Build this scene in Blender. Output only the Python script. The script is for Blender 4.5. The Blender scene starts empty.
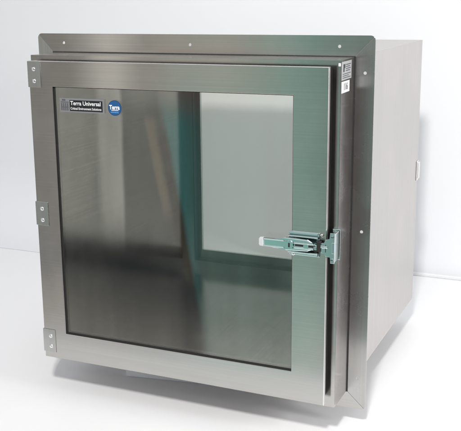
import bpy, bmesh, math, random
from mathutils import Vector, Matrix
random.seed(4)
sc = bpy.context.scene
COL = sc.collection
R = math.radians

# ------------------------------------------------------------------ dimensions (metres)
W, H = 0.62, 0.6267                      # front door, y = 0 is its outer face
OL, OR_, OT, OB = 0.0547, 0.0643, 0.0498, 0.0585
BX0, BX1, BZ0, BZ1 = -0.0124, 0.6324, -0.013, 0.6356   # body cross-section
BY0, BY1 = 0.0275, 0.7079
FY = 0.1103                              # front face of mounting flange
FX0, FX1, FZ0, FZ1 = -0.0501, 0.6708, -0.0486, 0.6746
TZ = -0.09                               # table top

# ------------------------------------------------------------------ materials
class NT:
    def __init__(s, name):
        s.m = bpy.data.materials.new(name); s.m.use_nodes = True
        s.t = s.m.node_tree; s.n = s.t.nodes; s.l = s.t.links
        s.b = s.n['Principled BSDF']; s.out = s.n['Material Output']
    def add(s, typ, **kw):
        n = s.n.new(typ)
        for k, v in kw.items(): setattr(n, k, v)
        return n
    def link(s, a, b): s.l.new(a, b)

def plain(name, col, rough=.5, metal=0, spec=.5, bump=0, bscale=400):
    t = NT(name); b = t.b
    b.inputs['Base Color'].default_value = (*col, 1)
    b.inputs['Roughness'].default_value = rough
    b.inputs['Metallic'].default_value = metal
    b.inputs['Specular IOR Level'].default_value = spec
    tc = t.add('ShaderNodeTexCoord'); no = t.add('ShaderNodeTexNoise')
    no.inputs['Scale'].default_value = bscale; no.inputs['Detail'].default_value = 3
    t.link(tc.outputs['Object'], no.inputs['Vector'])
    mr = t.add('ShaderNodeMapRange'); mr.inputs['To Min'].default_value = rough*.85; mr.inputs['To Max'].default_value = min(1, rough*1.15)
    t.link(no.outputs['Fac'], mr.inputs['Value']); t.link(mr.outputs[0], b.inputs['Roughness'])
    if bump:
        bp = t.add('ShaderNodeBump'); bp.inputs['Strength'].default_value = bump; bp.inputs['Distance'].default_value = .0005
        t.link(no.outputs['Fac'], bp.inputs['Height']); t.link(bp.outputs[0], b.inputs['Normal'])
    return t.m

def steel(name, col, rough, grain='x', aniso=.7, var=.10, smudge=.06, bump=.004):
    """brushed stainless steel; grain = direction of the brushing"""
    t = NT(name); b = t.b
    b.inputs['Metallic'].default_value = 1
    b.inputs['Anisotropic'].default_value = aniso; b.inputs['Anisotropic Rotation'].default_value = .25
    tc = t.add('ShaderNodeTexCoord')
    mp = t.add('ShaderNodeMapping')
    lo, hi = 2.0, 320.0
    mp.inputs['Scale'].default_value = {'x': (lo, hi, hi), 'y': (hi, lo, hi), 'z': (hi, hi, lo)}[grain]
    t.link(tc.outputs['Object'], mp.inputs['Vector'])
    n1 = t.add('ShaderNodeTexNoise'); n1.inputs['Scale'].default_value = 1; n1.inputs['Detail'].default_value = 4
    t.link(mp.outputs[0], n1.inputs['Vector'])
    n2 = t.add('ShaderNodeTexNoise'); n2.inputs['Scale'].default_value = 7; n2.inputs['Detail'].default_value = 6; n2.inputs['Roughness'].default_value = .6
    t.link(tc.outputs['Object'], n2.inputs['Vector'])
    # colour: fine streaks and faint handling marks
    r1 = t.add('ShaderNodeMapRange'); r1.inputs['From Min'].default_value = .3; r1.inputs['From Max'].default_value = .7
    r1.inputs['To Min'].default_value = 1-var; r1.inputs['To Max'].default_value = 1+var*.5
    t.link(n1.outputs['Fac'], r1.inputs['Value'])
    r2 = t.add('ShaderNodeMapRange'); r2.inputs['From Min'].default_value = .3; r2.inputs['From Max'].default_value = .7
    r2.inputs['To Min'].default_value = 1-smudge; r2.inputs['To Max'].default_value = 1+smudge*.5
    t.link(n2.outputs['Fac'], r2.inputs['Value'])
    mu = t.add('ShaderNodeMath', operation='MULTIPLY'); t.link(r1.outputs[0], mu.inputs[0]); t.link(r2.outputs[0], mu.inputs[1])
    vm = t.add('ShaderNodeVectorMath', operation='SCALE'); vm.inputs[0].default_value = col
    t.link(mu.outputs[0], vm.inputs['Scale']); t.link(vm.outputs[0], b.inputs['Base Color'])
    r3 = t.add('ShaderNodeMapRange'); r3.inputs['From Min'].default_value = .3; r3.inputs['From Max'].default_value = .7
    r3.inputs['To Min'].default_value = rough*.85; r3.inputs['To Max'].default_value = rough*1.2
    t.link(n2.outputs['Fac'], r3.inputs['Value']); t.link(r3.outputs[0], b.inputs['Roughness'])
    cv = t.add('ShaderNodeCombineXYZ')
    for i, a in enumerate('xyz'): cv.inputs[i].default_value = 1.0 if a == grain else 0.0
    t.link(cv.outputs[0], b.inputs['Tangent'])
    bp = t.add('ShaderNodeBump'); bp.inputs['Strength'].default_value = bump; bp.inputs['Distance'].default_value = .0002
    t.link(n1.outputs['Fac'], bp.inputs['Height']); t.link(bp.outputs[0], b.inputs['Normal'])
    return t.m

def glass(name, tint, refl, rough=.0):
    t = NT(name); t.n.remove(t.b)
    tr = t.add('ShaderNodeBsdfTransparent'); tr.inputs['Color'].default_value = (*tint, 1)
    gl = t.add('ShaderNodeBsdfGlossy'); gl.inputs['Color'].default_value = (1, 1, 1, 1); gl.inputs['Roughness'].default_value = rough
    fr = t.add('ShaderNodeLayerWeight'); fr.inputs['Blend'].default_value = .35
    mr = t.add('ShaderNodeMapRange'); mr.inputs['From Max'].default_value = 1
    mr.inputs['To Min'].default_value = refl; mr.inputs['To Max'].default_value = .8
    pw = t.add('ShaderNodeMath', operation='POWER'); pw.inputs[1].default_value = 3
    t.link(fr.outputs['Facing'], pw.inputs[0]); t.link(pw.outputs[0], mr.inputs['Value'])
    tc = t.add('ShaderNodeTexCoord'); no = t.add('ShaderNodeTexNoise'); no.inputs['Scale'].default_value = 5; no.inputs['Detail'].default_value = 1
    t.link(tc.outputs['Object'], no.inputs['Vector'])
    bp = t.add('ShaderNodeBump'); bp.inputs['Strength'].default_value = .08; bp.inputs['Distance'].default_value = .003
    t.link(no.outputs['Fac'], bp.inputs['Height']); t.link(bp.outputs[0], gl.inputs['Normal'])
    mx = t.add('ShaderNodeMixShader'); t.link(mr.outputs[0], mx.inputs[0]); t.link(tr.outputs[0], mx.inputs[1]); t.link(gl.outputs[0], mx.inputs[2])
    t.link(mx.outputs[0], t.out.inputs['Surface'])
    return t.m

M = {}
M['front'] = steel('brushed_steel_front', (.53, .522, .50), .16, 'x', .8, var=.05)
M['front_v'] = steel('brushed_steel_upright', (.50, .495, .48), .26, 'z', .7, var=.06)
M['collar'] = steel('brushed_steel_collar', (.56, .54, .525), .24, 'z', .6)
M['body'] = steel('brushed_steel_body', (.56, .54, .525), .38, 'z', .4, var=.04, smudge=.05)
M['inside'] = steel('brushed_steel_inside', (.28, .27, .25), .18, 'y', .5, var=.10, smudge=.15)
M['edge'] = steel('highlight_steel', (.85, .84, .83), .3, 'z', 0)  # door edge highlight put into a brighter steel colour
M['zinc'] = plain('plated_latch_metal', (.62, .74, .74), .13, 1)
M['rear'] = steel('brushed_steel_rear', (.44, .48, .48), .2, 'x', .5)
M['screw'] = plain('polished_screw_metal', (.9, .9, .9), .12, 1)
M['black'] = plain('black_rubber_and_shade', (.012, .012, .012), .6)  # rubber parts, and strips that stand in for shadow gaps
M['grip'] = plain('clear_white_plastic', (.55, .57, .58), .3)
M['pane'] = glass('smoked_window_pane', (.92, .93, .915), .05)
M['pane2'] = glass('rear_window_pane', (.945, .95, .925), .04)
M['lab_black'] = plain('black_label_ink', (.01, .011, .014), .35)
M['lab_grey'] = plain('silver_label_film', (.20, .205, .215), .4)
M['lab_white'] = plain('white_label_paper', (.75, .75, .76), .5)
M['lab_blue'] = plain('blue_label_ink', (.008, .06, .17), .35)
M['ink_blue'] = plain('light_blue_ink', (.12, .35, .7), .4)
M['foam'] = plain('white_foam', (.90, .92, .96), .8, bump=.3, bscale=900)
M['table'] = plain('white_paper_table', (.84, .84, .85), .55, spec=.3, bump=.05, bscale=60)
M['wall'] = plain('white_backdrop', (.77, .78, .80), .85, spec=.1, bump=.05, bscale=40)
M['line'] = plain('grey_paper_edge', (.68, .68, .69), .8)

# ------------------------------------------------------------------ mesh helpers
def link(name, bm, mats, parent=None, smooth=False):
    me = bpy.data.meshes.new(name)
    bmesh.ops.recalc_face_normals(bm, faces=bm.faces)
    bm.to_mesh(me); bm.free()
    o = bpy.data.objects.new(name, me); COL.objects.link(o)
    for m in (mats if isinstance(mats, (list, tuple)) else [mats]): me.materials.append(m)
    if smooth:
        for p in me.polygons: p.use_smooth = True
    if parent: o.parent = parent
    return o
def thing(name, label, cat):
    o = bpy.data.objects.new(name, None); COL.objects.link(o); o['label'] = label; o['category'] = cat
    return o
def bevel(bm, edges, w, seg=2):
    bmesh.ops.bevel(bm, geom=list(edges), offset=w, segments=seg, profile=.5, affect='EDGES', clamp_overlap=True)
def box(bm, x0, x1, y0, y1, z0, z1, bv=0, seg=2, mi=0):
    n0 = set(bm.faces)
    r = bmesh.ops.create_cube(bm, size=1, matrix=Matrix.Translation(((x0+x1)/2, (y0+y1)/2, (z0+z1)/2)) @ Matrix.Diagonal((x1-x0, y1-y0, z1-z0, 1)))
    if bv:
        es = set(e for v in r['verts'] for e in v.link_edges)
        bevel(bm, es, bv, seg)
    for f in bm.faces:
        if f not in n0: f.material_index = mi
def cyl(bm, p0, p1, r0, r1=None, n=24, mi=0):
    n0 = set(bm.faces)
    p0, p1 = Vector(p0), Vector(p1); d = p1-p0
    q = Vector((0, 0, 1)).rotation_difference(d.normalized()).to_matrix().to_4x4()
    bmesh.ops.create_cone(bm, cap_ends=True, segments=n, radius1=r0, radius2=r0 if r1 is None else r1, depth=d.length,
                          matrix=Matrix.Translation((p0+p1)/2) @ q)
    for f in bm.faces:
        if f not in n0: f.material_index = mi
def ring(bm, o, i, y0, y1, mi=0, inner_mi=None):
    """frame in the xz plane: outer rect o, inner rect i = (x0,x1,z0,z1), from y0 to y1"""
    def c(r, y): return [bm.verts.new((r[0], y, r[2])), bm.verts.new((r[1], y, r[2])), bm.verts.new((r[1], y, r[3])), bm.verts.new((r[0], y, r[3]))]
    a, b, e, f = c(o, y0), c(i, y0), c(o, y1), c(i, y1)
    for k in range(4):
        j = (k+1) % 4
        for q, m in (((a[k], a[j], b[j], b[k]), mi), ((e[k], e[j], f[j], f[k]), mi), ((a[k], a[j], e[j], e[k]), mi), ((b[k], b[j], f[j], f[k]), mi if inner_mi is None else inner_mi)):
            bm.faces.new(q).material_index = m
    return a, b, e, f
def prism(bm, pts, y0, y1, mi=0, bv=0):
    """xz polygon extruded along y"""
    a = [bm.verts.new((p[0], y0, p[1])) for p in pts]; b = [bm.verts.new((p[0], y1, p[1])) for p in pts]
    fs = [bm.faces.new(a), bm.faces.new(b)]
    for k in range(len(pts)):
        j = (k+1) % len(pts); fs.append(bm.faces.new((a[k], a[j], b[j], b[k])))
    for f in fs: f.material_index = mi
    if bv: bevel(bm, {e for f in fs[:1] for e in f.edges}, bv, 2)
def boolean_cut(o, cutter_bm):
    me = bpy.data.meshes.new('cut'); cutter_bm.to_mesh(me); cutter_bm.free()
    c = bpy.data.objects.new('cut', me); COL.objects.link(c)
    md = o.modifiers.new('b', 'BOOLEAN'); md.object = c; md.operation = 'DIFFERENCE'; md.solver = 'EXACT'
    dg = bpy.context.evaluated_depsgraph_get()
    new = bpy.data.meshes.new_from_object(o.evaluated_get(dg))
    o.modifiers.clear(); o.data = new
    bpy.data.objects.remove(c)
def text(name, body, size, mat, parent, loc, rot, ext=.00005, bold=0, align='LEFT', sx=1):
    cu = bpy.data.curves.new(name, 'FONT'); cu.body = body; cu.size = size; cu.extrude = ext; cu.offset = bold
    cu.align_x = align; cu.align_y = 'CENTER'; cu.resolution_u = 4
    o = bpy.data.objects.new(name, cu); COL.objects.link(o)
    dg = bpy.context.evaluated_depsgraph_get()
    me = bpy.data.meshes.new_from_object(o.evaluated_get(dg))
    bpy.data.objects.remove(o)
    me.transform(Matrix.Translation(loc) @ rot.to_4x4() @ Matrix.Diagonal((sx, 1, 1, 1)))
    me.materials.clear(); me.materials.append(mat)
    o = bpy.data.objects.new(name, me); COL.objects.link(o); o.parent = parent
    return o
FRONT = Matrix.Rotation(R(90), 3, 'X')                    # text readable from -y
SIDE = Matrix.Rotation(R(90), 3, 'Z') @ Matrix.Rotation(R(90), 3, 'X')   # readable from +x

# ------------------------------------------------------------------ the setting
bm = bmesh.new(); box(bm, -3.2, 2.6, -.34, 1.14, TZ-.04, TZ, .004)
o = link('tabletop', bm, M['table']); o['kind'] = 'structure'
bm = bmesh.new()
# backdrop: an upright white sheet behind the table that turns forward on the left
cols = []
for k in range(0, 61):
    x = 3.4-4.9*k/60; t_ = min(1, max(0, (.1-x)/.7)); rad = .004+.24*t_*t_*(3-2*t_)
    cols.append((x, 1.165, 0, 1, rad))
for k in range(1, 19):
    a = R(90*k/18); cols.append((-1.5-1.2*math.sin(a), 1.165-1.2+1.2*math.cos(a), math.sin(a), math.cos(a), .244))
cols.append((-2.7, -.34, 1, 0, .244))
grid = []
for x, y_, nx, ny_, rad in cols:       # profile: cove from the table, then straight up
    sx = nx if x < -1.5 else 0; sy = ny_
    col_ = [bm.verts.new((x+sx*rad, y_-sy*rad, TZ+.0006 if rad > .03 else TZ-.02))]
    for q_ in range(1, 9):
        a = R(90*q_/8); col_.append(bm.verts.new((x+sx*rad*(1-math.sin(a)), y_-sy*rad*(1-math.sin(a)), TZ+.0006+rad*(1-math.cos(a)))))
    col_.append(bm.verts.new((x, y_, 2.6))); grid.append(col_)
for A_, B_ in zip(grid, grid[1:]):
    for q_ in range(len(A_)-1): bm.faces.new((A_[q_], B_[q_], B_[q_+1], A_[q_+1]))
o = link('wall', bm, M['wall'], smooth=True); o['kind'] = 'structure'
# thin grey paper edge where sheet and wall meet
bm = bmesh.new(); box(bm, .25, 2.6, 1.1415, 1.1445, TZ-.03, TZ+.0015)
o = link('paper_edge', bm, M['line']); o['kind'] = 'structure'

# ------------------------------------------------------------------ foam block
bm = bmesh.new(); box(bm, 0, .33, 0, .40, 0, BZ0-TZ, .002)
o = link('foam_block', bm, M['foam']); o.location = (.108, .151, TZ); o.rotation_euler = (0, 0, R(9)); o['label'] = 'flat white foam block propping up the steel cabinet from below'; o['category'] = 'foam block'

# ------------------------------------------------------------------ the chamber
T = thing('pass_through_chamber', 'square stainless steel pass-through chamber with smoked window door closed, standing on white block', 'cabinet')

# body: double-skinned box
bm = bmesh.new()
IX0, IX1, IZ0, IZ1 = 0.0, .62, 0.0, .6227
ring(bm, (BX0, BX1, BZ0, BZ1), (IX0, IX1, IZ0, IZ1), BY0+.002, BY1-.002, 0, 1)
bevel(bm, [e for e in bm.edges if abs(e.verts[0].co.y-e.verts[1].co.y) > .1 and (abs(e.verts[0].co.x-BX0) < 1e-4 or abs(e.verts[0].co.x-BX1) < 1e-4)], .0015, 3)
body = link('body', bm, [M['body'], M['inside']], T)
# the part of the body in front of the flange: collar
bm = bmesh.new()
ring(bm, (BX0-.0004, BX1+.0004, BZ0-.0004, BZ1+.0004), (IX0+.022, IX1-.022, IZ0+.022, IZ1-.022), BY0, BY0+.0022, 0)
# skin around the collar (outer faces only, 0.4 mm proud of the body)
ring(bm, (BX0-.0005, BX1+.0005, BZ0-.0005, BZ1+.0005), (BX0-.0001, BX1+.0001, BZ0-.0001, BZ1+.0001), BY0+.0022, FY-.0005, 1)
collar = link('collar', bm, [M['front'], M['collar']], T)
bm = bmesh.new()
ring(bm, (BX0+.0004, BX1-.0004, BZ0+.0004, BZ1-.0004), (.019, .60, .020, .603), BY1-.002, BY1, 0)
link('rear_collar', bm, [M['rear']], T)
# black ring standing in for the shadow between collar and flange
bm = bmesh.new(); e = .0022
ring(bm, (BX0-e, BX1+e, BZ0-e, BZ1+e), (BX0-.0006, BX1+.0006, BZ0-.0006, BZ1+.0006), FY-.0015, FY+.0015)
link('gap_shade_ring', bm, M['black'], T)

# mounting flange: four mitred legs, rounded outer corners, screw holes
bm = bmesh.new()
e = .0022; g = .00015; rr = .009
ix0, ix1, iz0, iz1 = BX0-e, BX1+e, BZ0-e, BZ1+e
def arc(cx, cz, a0, a1, n=5): return [(cx+rr*math.cos(R(a0+(a1-a0)*k/n)), cz+rr*math.sin(R(a0+(a1-a0)*k/n))) for k in range(n+1)]
c = {'tr': (FX1-rr, FZ1-rr), 'tl': (FX0+rr, FZ1-rr), 'bl': (FX0+rr, FZ0+rr), 'br': (FX1-rr, FZ0+rr)}
def leg(pts, dx, dz, mi): prism(bm, [(x+dx*g, z+dz*g) for x, z in pts], FY, FY+.0025, mi, .0003)
leg([(ix0, iz1)] + arc(*c['tl'], 135, 90) + arc(*c['tr'], 90, 45) + [(ix1, iz1)], 0, 1, 0)
leg([(ix0, iz0)] + arc(*c['bl'], 225, 270) + arc(*c['br'], 270, 315) + [(ix1, iz0)], 0, -1, 0)
leg([(ix0, iz0)] + arc(*c['bl'], 225, 180) + arc(*c['tl'], 180, 135) + [(ix0, iz1)], -1, 0, 1)
leg([(ix1, iz0)] + arc(*c['br'], -45, 0) + arc(*c['tr'], 0, 45) + [(ix1, iz1)], 1, 0, 1)
fl = link('mounting_flange', bm, [M['front'], M['front_v']], T)
cb = bmesh.new()
for x, z in ((.013, .656), (.304, .655), (.605, .655), (.6535, .608), (.6545, .312), (.6545, .017), (-.034, .608), (-.034, .312), (-.034, .017), (.013, -.031), (.304, -.031), (.605, -.031)):
    cyl(cb, (x, FY-.01, z), (x, FY+.01, z), .0030, n=20)
boolean_cut(fl, cb)
# ---- doors (front at y=0 facing -y; the rear one is the same turned round)
def screw(parent, x, y, z, sgn, r=.0040):
    b = bmesh.new()
    bmesh.ops.create_uvsphere(b, u_segments=20, v_segments=10, radius=r, matrix=Matrix.Translation((x, y, z)) @ Matrix.Diagonal((1, .55, 1, 1)))
    cyl(b, (x, y-.0001*sgn, z), (x, y+.0016*sgn, z), r*1.15, n=20)
    s = link('screw', b, M['screw'], parent, smooth=True)
    return s
def hinge(parent, z0, z1, y, sgn, screws):
    b = bmesh.new()
    # leaf on the face, wrapped round the edge of the door
    box(b, -.0022, .0285, y-.0014*sgn if sgn > 0 else y+.0001, y-.0001 if sgn > 0 else y+.0014, z0, z1, .0005)
    box(b, -.0024, -.0004, min(y-.0012*sgn, y+.030*sgn), max(y-.0012*sgn, y+.030*sgn), z0+.0003, z1-.0003, .0005)
    h = link('hinge', b, [M['front_v']], parent)
    for sx, sz in screws: screw(h, sx, y-.0015*sgn, sz, sgn)
    return h

# front door leaf
door = bmesh.new()
a, b_, e_, f_ = ring(door, (0, W, 0, H), (OL, W-OR_, OB, H-OT), 0, .0095, 0)
bevel(door, [ed for ed in door.edges if all(abs(v.co.y) < 1e-6 for v in ed.verts) and ((abs(ed.verts[0].co.x-ed.verts[1].co.x) < 1e-6) or (abs(ed.verts[0].co.z-ed.verts[1].co.z) < 1e-6))], .0009, 3)
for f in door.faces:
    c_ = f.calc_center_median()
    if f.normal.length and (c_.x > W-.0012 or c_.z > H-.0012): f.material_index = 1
door = link('door', door, [M['front'], M['edge']], T)
bm = bmesh.new(); box(bm, OL-.012, W-OR_+.012, .0062, .0092, OB-.012, H-OT+.012)
# pane sits in a rebate: leave the frame hidden edge inside the door sheet
bm.free()
bm = bmesh.new(); box(bm, OL+.0006, W-OR_-.0006, .0050, .0085, OB+.0006, H-OT-.0006)
pane = link('window_pane', bm, [M['pane']], door)
bm = bmesh.new(); q = .0032
ring(bm, (OL+.0001, W-OR_-.0001, OB+.0001, H-OT-.0001), (OL+q, W-OR_-q*.5, OB+q, H-OT-q*.4), .0040, .0049)
link('window_seal', bm, M['black'], door)
bm = bmesh.new()
ring(bm, (.007, W-.007, .006, H-.006), (.036, W-.036, .036, H-.036), .0096, BY0-.0002)
link('door_gasket', bm, M['black'], door)
for z0, z1, sc_ in ((.5745, .6262, ((.0125, .611), (.0125, .5875))), (.291, .341, ((.0135, .3265), (.0135, .3025))), (.0125, .0635, ((.0165, .0485), (.0165, .0255)))):
    hinge(door, z0, z1, 0, 1, sc_)

# rear door leaf
RY = BY1 + .0275
rd = bmesh.new()
ring(rd, (0, W, 0, H), (.034, W-.05, .047, H-.05), RY-.0095, RY, 0)
rd = link('rear_door', rd, [M['rear']], T); rd['label'] = 'rear door whose window is seen through the chamber'
bm = bmesh.new(); box(bm, .0346, W-.0506, RY-.008, RY-.005, .0476, H-.0506)
link('window_pane', bm, [M['pane2']], rd)
bm = bmesh.new(); ring(bm, (.007, W-.007, .006, H-.006), (.022, W-.022, .022, H-.022), BY1+.0002, RY-.0096)
link('door_gasket', bm, M['black'], rd)

# ---- front latch (adjustable toggle latch)
def latch(name, parent):
    b = bmesh.new()
    # base plate with two raised side rails
    box(b, .551, .609, -.0025, -.0003, .288, .333, .002)
    box(b, .552, .608, -.0105, -.0024, .3245, .3275, .0004); cyl(b, (.552, -.0110, .3260), (.608, -.0110, .3260), .0018, n=16)
    box(b, .552, .608, -.0105, -.0024, .2945, .2975, .0004); cyl(b, (.552, -.0110, .2960), (.608, -.0110, .2960), .0018, n=16)
    box(b, .551, .606, -.006, -.0024, .3285, .3320, .001)
    box(b, .553, .606, -.006, -.0024, .2890, .2925, .001)
    L = link(name, b, M['zinc'], parent)
    # handle lever
    b = bmesh.new()
    prism(b, [(.506, .3025), (.543, .3025), (.550, .2985), (.590, .3000), (.600, .304), (.600, .318), (.590, .322), (.550, .3235), (.543, .3185), (.506, .3185)], -.0165, -.0125, 0, .0022)
    cyl(b, (.507, -.0162, .3170), (.546, -.0162, .3170), .0017, n=16)
    cyl(b, (.507, -.0162, .3040), (.546, -.0162, .3040), .0017, n=16)
    cyl(b, (.566, -.0166, .3150), (.602, -.0166, .3150), .0021, n=16)
    cyl(b, (.566, -.0166, .3062), (.602, -.0166, .3062), .0021, n=16)
    h = link('handle', b, M['zinc'], L)
    b = bmesh.new()
    prism(b, [(.4975, .305), (.4995, .3025), (.5065, .3020), (.5065, .3190), (.4995, .3185), (.4975, .316)], -.018, -.0115, 0, .0012)
    link('grip_tip', b, M['grip'], L)
    b = bmesh.new(); box(b, .567, .601, -.0169, -.0164, .3088, .3124, .0001); link('slot', b, M['black'], L)
    b = bmesh.new(); box(b, .552, .607, -.0052, -.0024, .2978, .3000, .0001); link('rail_shade', b, M['black'], L)  # black strips drawn as the shadow under the rails
    b = bmesh.new(); box(b, .552, .607, -.0052, -.0024, .3218, .3242, .0001); link('rail_shade', b, M['black'], L)
    # pivot boss with dark eye
    b = bmesh.new(); cyl(b, (.557, -.0164, .3105), (.557, -.0205, .3105), .0085, .0075, 28); cyl(b, (.588, -.0164, .3105), (.588, -.0185, .3105), .005, n=20)
    link('pivot', b, M['zinc'], L)
    b = bmesh.new(); box(b, .5555, .5585, -.0212, -.0206, .3065, .3145, .0002)
    link('keyhole', b, M['black'], L)
    # threaded draw rod and hook
    b = bmesh.new()
    cyl(b, (.598, -.0085, .3105), (.626, -.0085, .3105), .0032, n=16)
    for k in range(10): cyl(b, (.602+k*.0018, -.0085, .3105), (.6029+k*.0018, -.0085, .3105), .0040, n=16)
    link('draw_rod', b, M['zinc'], L, smooth=False)
    b = bmesh.new()
    box(b, .606, .6135, -.013, -.0035, .3015, .3195, .0008)
    link('lock_nut', b, M['black'], L)
    for x, z in ((.560, .291), (.612, .329)): 
        screw(L, x, -.0068 if x < .6 else -.003, z, 1, .0028)
    # strike on the collar
    b = bmesh.new()
    prism(b, [(.625, .2800), (.6395, .2800), (.6395, .3370), (.625, .3370)], .021, .0268, 0, .001)
    prism(b, [(.613, .299), (.6195, .299), (.622, .293), (.631, .293), (.631, .281), (.638, .281), (.6385, .337), (.630, .337), (.630, .326), (.622, .324), (.6195, .317), (.613, .317)], -.010, -.0065, 0, .0008)
    box(b, .6305, .6385, -.0066, .0182, .283, .335, .0008)
    for z in (.288, .330): cyl(b, (.6345, -.0100, z), (.6345, -.0125, z), .0028, n=18)
    box(b, .6335, .6385, -.012, -.009, .300, .320, .0006)
    sk = link('strike', b, M['zinc'], L)
    for z in (.288, .330):
        b = bmesh.new(); box(b, .6325, .6365, -.0129, -.0124, z-.0005, z+.0005); link('screw_slot', b, M['black'], sk)
    b = bmesh.new(); box(b, .6215, .6225, -.0106, -.0099, .301, .315); link('fold_line', b, M['black'], sk)
    return L
latch('latch', door)
# rear latch: its strike shows past the right-hand edge of the body
b = bmesh.new(); box(b, BX1+.0003, BX1+.0026, BY1-.018, BY1-.001, .296, .345, .001); box(b, BX1+.0024, BX1+.0050, BY1-.012, BY1+.004, .300, .341, .0012)
link('rear_latch', b, M['edge'], T)

# ---- labels
y = .0049; L0 = .067; LZ0, LZ1 = .530, .5525
def card(name, x0, x1, z0, z1, mat, parent, yy=y, th=.0003):
    b = bmesh.new(); box(b, x0, x1, yy-th, yy, z0, z1); return link(name, b, mat, parent)
np_ = card('name_plate', .0665, .1680, .5275, .5550, M['lab_grey'], door)
card('dark_panel', .0895, .1645, .5300, .5515, M['lab_black'], np_, y-.0003, .0002)
text('lettering', 'Terra Universal', .0112, M['lab_white'], np_, (.0912, y-.0006, .5452), FRONT, bold=.00022, sx=.98)
text('lettering', 'Critical Environment Solutions', .0066, M['lab_white'], np_, (.0912, y-.0006, .5350), FRONT, bold=.00012, sx=.86)
# emblem: little skyline of pillars
b = bmesh.new()
for k in range(4): box(b, .0695+k*.0046, .0723+k*.0046, y-.0005, y-.00032, .5305, .5450)
box(b, .0690, .0872, y-.0005, y-.00032, .5462, .5480); box(b, .0690, .0872, y-.00045, y-.00032, .5365, .5378)
box(b, .0720, .0800, y-.0005, y-.00032, .5495, .5530)
link('emblem', b, plain('dark_grey_print', (.09, .09, .10), .5), np_)
b = bmesh.new(); cyl(b, (.1915, y, .5395), (.1915, y-.0003, .5395), .0150, n=48)
st = link('round_sticker', b, M['lab_blue'], door)
b = bmesh.new(); cyl(b, (.1915, y-.0003, .5395), (.1915, y-.0004, .5395), .0134, n=48); ob = link('rim', b, plain('mid_blue_ink', (.010, .085, .24), .35), st)
text('lettering', 'Terra', .0115, M['lab_white'], st, (.1912, y-.0007, .5405), FRONT, bold=.0005, align='CENTER', sx=.86)
b = bmesh.new(); box(b, .1840, .1995, y-.0007, y-.0004, .5345, .5358); link('stripe', b, M['lab_white'], st)
text('lettering', 'UNIVERSAL', .0036, M['ink_blue'], st, (.1915, y-.0007, .5312), FRONT, bold=.0001, align='CENTER')

# two paper labels on the right side of the collar
xs = BX1+.0006
def sidecard(name, y0, y1, z0, z1, mat, parent, off=0, th=.0003):
    b = bmesh.new(); box(b, xs+off, xs+off+th, y0, y1, z0, z1); return link(name, b, mat, parent)
sl = sidecard('rating_label', .0315, .092, .601, .6330, M['lab_grey'], collar)
sl.data.materials[0] = plain('pale_grey_label', (.40, .41, .42), .45)
ink = plain('dark_print', (.05, .05, .055), .5)
b = bmesh.new(); X0, X1 = xs+.0003, xs+.0005
box(b, X0, X1, .040, .0475, .6150, .6285); box(b, X0, X1, .0475, .0520, .6215, .6285)
for k in range(4): box(b, X0, X1, .056, .086-.005*(k % 2), .6265-k*.0035, .6277-k*.0035)
for k in range(3): box(b, X0, X1, .037, .086-.012*(k == 1), .6110-k*.0034, .6120-k*.0034)
link('print', b, ink, sl)
wl = sidecard('number_label', .0325, .081, .5785, .5985, M['lab_white'], collar)
text('lettering', '116', .0165, ink, wl, (xs+.0004, .0565, .5885), SIDE, bold=.0004, align='CENTER')

# small tape flake at the upper collar corner
b = bmesh.new(); box(b, BX1-.004, BX1+.0002, BY0-.0010, BY0-.0003, .626, .6315, .0003); link('tape_scrap', b, M['lab_white'], collar)

# ------------------------------------------------------------------ light
w = bpy.data.worlds.new('World'); sc.world = w; w.use_nodes = True
nt = w.node_tree; N = nt.nodes; Lk = nt.links; N.clear()
def nn(t, **k):
    n = N.new(t)
    for a_, v in k.items(): setattr(n, a_, v)
    return n
def mth(op, a_, b_=None, c_=None):
    n = nn('ShaderNodeMath', operation=op)
    for i, v in enumerate((a_, b_, c_)):
        if v is None: continue
        if isinstance(v, (int, float)): n.inputs[i].default_value = v
        else: Lk.new(v, n.inputs[i])
    return n.outputs[0]
def ramp(v, a0, a1):
    n = nn('ShaderNodeMapRange', interpolation_type='SMOOTHSTEP'); n.inputs['From Min'].default_value = a0; n.inputs['From Max'].default_value = a1
    Lk.new(v, n.inputs['Value']); return n.outputs[0]
def mix(f, a_, b_):
    n = nn('ShaderNodeMix', data_type='RGBA')
    Lk.new(f, n.inputs['Factor'])
    for s, v in (('A', a_), ('B', b_)):
        i = [q for q in n.inputs if q.name == s and q.type == 'RGBA'][0]
        if isinstance(v, tuple): i.default_value = (*v, 1)
        else: Lk.new(v, i)
    return [q for q in n.outputs if q.type == 'RGBA'][0]
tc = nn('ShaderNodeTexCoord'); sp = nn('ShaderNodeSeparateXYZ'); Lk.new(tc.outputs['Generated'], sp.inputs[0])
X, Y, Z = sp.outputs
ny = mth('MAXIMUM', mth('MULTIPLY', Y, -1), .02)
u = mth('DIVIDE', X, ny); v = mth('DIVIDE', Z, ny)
s_ = mth('MULTIPLY_ADD', v, .182, u)
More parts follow.
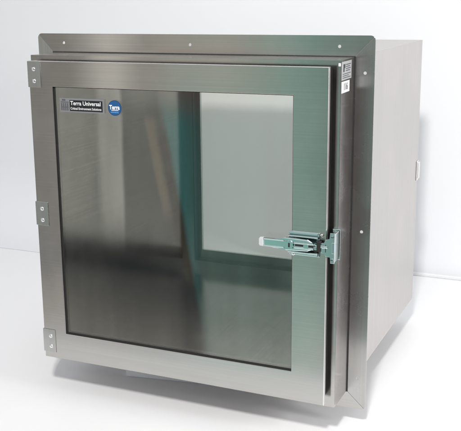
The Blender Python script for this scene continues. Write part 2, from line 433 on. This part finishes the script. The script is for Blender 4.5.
# unseen room painted into the world for reflections: grey block wall, dark floor band, pale streak, tan board, teal patch
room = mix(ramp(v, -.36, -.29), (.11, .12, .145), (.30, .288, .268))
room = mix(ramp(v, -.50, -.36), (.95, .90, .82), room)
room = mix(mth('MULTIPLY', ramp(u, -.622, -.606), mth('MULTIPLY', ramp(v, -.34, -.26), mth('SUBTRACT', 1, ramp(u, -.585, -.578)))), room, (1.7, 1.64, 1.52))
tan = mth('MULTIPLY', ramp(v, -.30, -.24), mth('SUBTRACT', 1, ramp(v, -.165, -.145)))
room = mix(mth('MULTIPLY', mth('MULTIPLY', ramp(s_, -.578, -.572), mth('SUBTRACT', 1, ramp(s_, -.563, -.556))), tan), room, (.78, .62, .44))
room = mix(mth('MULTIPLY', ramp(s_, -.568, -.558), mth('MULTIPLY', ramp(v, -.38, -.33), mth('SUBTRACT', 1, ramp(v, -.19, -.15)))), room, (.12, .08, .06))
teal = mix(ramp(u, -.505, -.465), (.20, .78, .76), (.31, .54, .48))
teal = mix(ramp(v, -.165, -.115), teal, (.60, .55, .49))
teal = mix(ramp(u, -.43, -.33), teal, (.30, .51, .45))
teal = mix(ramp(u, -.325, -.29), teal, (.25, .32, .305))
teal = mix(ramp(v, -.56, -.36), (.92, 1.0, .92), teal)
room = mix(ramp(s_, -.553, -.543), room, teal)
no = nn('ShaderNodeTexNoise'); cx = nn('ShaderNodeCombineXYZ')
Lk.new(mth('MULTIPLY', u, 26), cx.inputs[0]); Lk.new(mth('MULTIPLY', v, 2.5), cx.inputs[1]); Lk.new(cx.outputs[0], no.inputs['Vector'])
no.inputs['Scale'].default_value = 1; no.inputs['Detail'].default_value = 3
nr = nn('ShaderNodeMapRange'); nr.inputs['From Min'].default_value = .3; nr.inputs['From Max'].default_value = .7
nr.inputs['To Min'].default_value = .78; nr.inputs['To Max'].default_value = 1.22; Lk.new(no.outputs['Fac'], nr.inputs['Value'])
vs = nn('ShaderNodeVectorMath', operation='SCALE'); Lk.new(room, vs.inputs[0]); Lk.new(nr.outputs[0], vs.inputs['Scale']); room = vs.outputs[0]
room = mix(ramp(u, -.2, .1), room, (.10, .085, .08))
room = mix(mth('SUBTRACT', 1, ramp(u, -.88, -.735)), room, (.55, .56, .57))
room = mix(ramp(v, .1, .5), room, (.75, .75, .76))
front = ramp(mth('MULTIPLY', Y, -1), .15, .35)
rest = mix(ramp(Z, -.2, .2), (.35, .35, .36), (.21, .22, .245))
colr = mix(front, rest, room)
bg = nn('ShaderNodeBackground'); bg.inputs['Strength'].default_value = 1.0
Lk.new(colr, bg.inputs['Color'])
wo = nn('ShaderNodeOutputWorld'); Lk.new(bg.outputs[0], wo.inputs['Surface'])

def area(name, loc, target, size, power, col=(1, 1, 1)):
    l = bpy.data.lights.new(name, 'AREA'); l.shape = 'SQUARE'; l.size = size; l.energy = power; l.color = col
    o = bpy.data.objects.new(name, l); COL.objects.link(o); o.location = loc
    o.rotation_euler = (Vector(target)-Vector(loc)).to_track_quat('-Z', 'Y').to_euler()
area('key_lamp', (1.05, -2.0, 2.1), (.3, .1, .1), .20, 68, (1, .985, .96))
area('right_lamp', (2.5, -.30, .95), (.3, .4, .0), .5, 25, (1, .99, .98))
area('backdrop_lamp', (.45, .85, 2.5), (.35, .95, 0), .8, 9, (.98, .99, 1))

# ------------------------------------------------------------------ camera
cam = bpy.data.cameras.new('camera'); co = bpy.data.objects.new('camera', cam); COL.objects.link(co)
Rv = Vector((0.9087753811729034, 0.41703765428013745, -0.014384070583970999))
Uv = Vector((-0.0853534013346703, 0.21951612102068807, 0.9718680309036988))
Fv = Vector((-0.40846309925701585, 0.8819820108848881, -0.23508642883161504))
m = Matrix((Rv, Uv, -Fv)).transposed().to_4x4(); m.translation = Vector((1.0846295549607017, -1.5085456196874094, 0.7556232223118508))
co.matrix_world = m
cam.sensor_fit = 'HORIZONTAL'; cam.sensor_width = 36
cam.lens = 908.85*36/461
cam.shift_x = (230.5-206.84)/461; cam.shift_y = -(215.5-211.13)/461
cam.clip_start = .01; cam.clip_end = 100
sc.camera = co
sc.view_settings.view_transform = 'Standard'; sc.view_settings.look = 'None'; sc.view_settings.exposure = 0
sc.cycles.max_bounces = 12; sc.cycles.transparent_max_bounces = 12
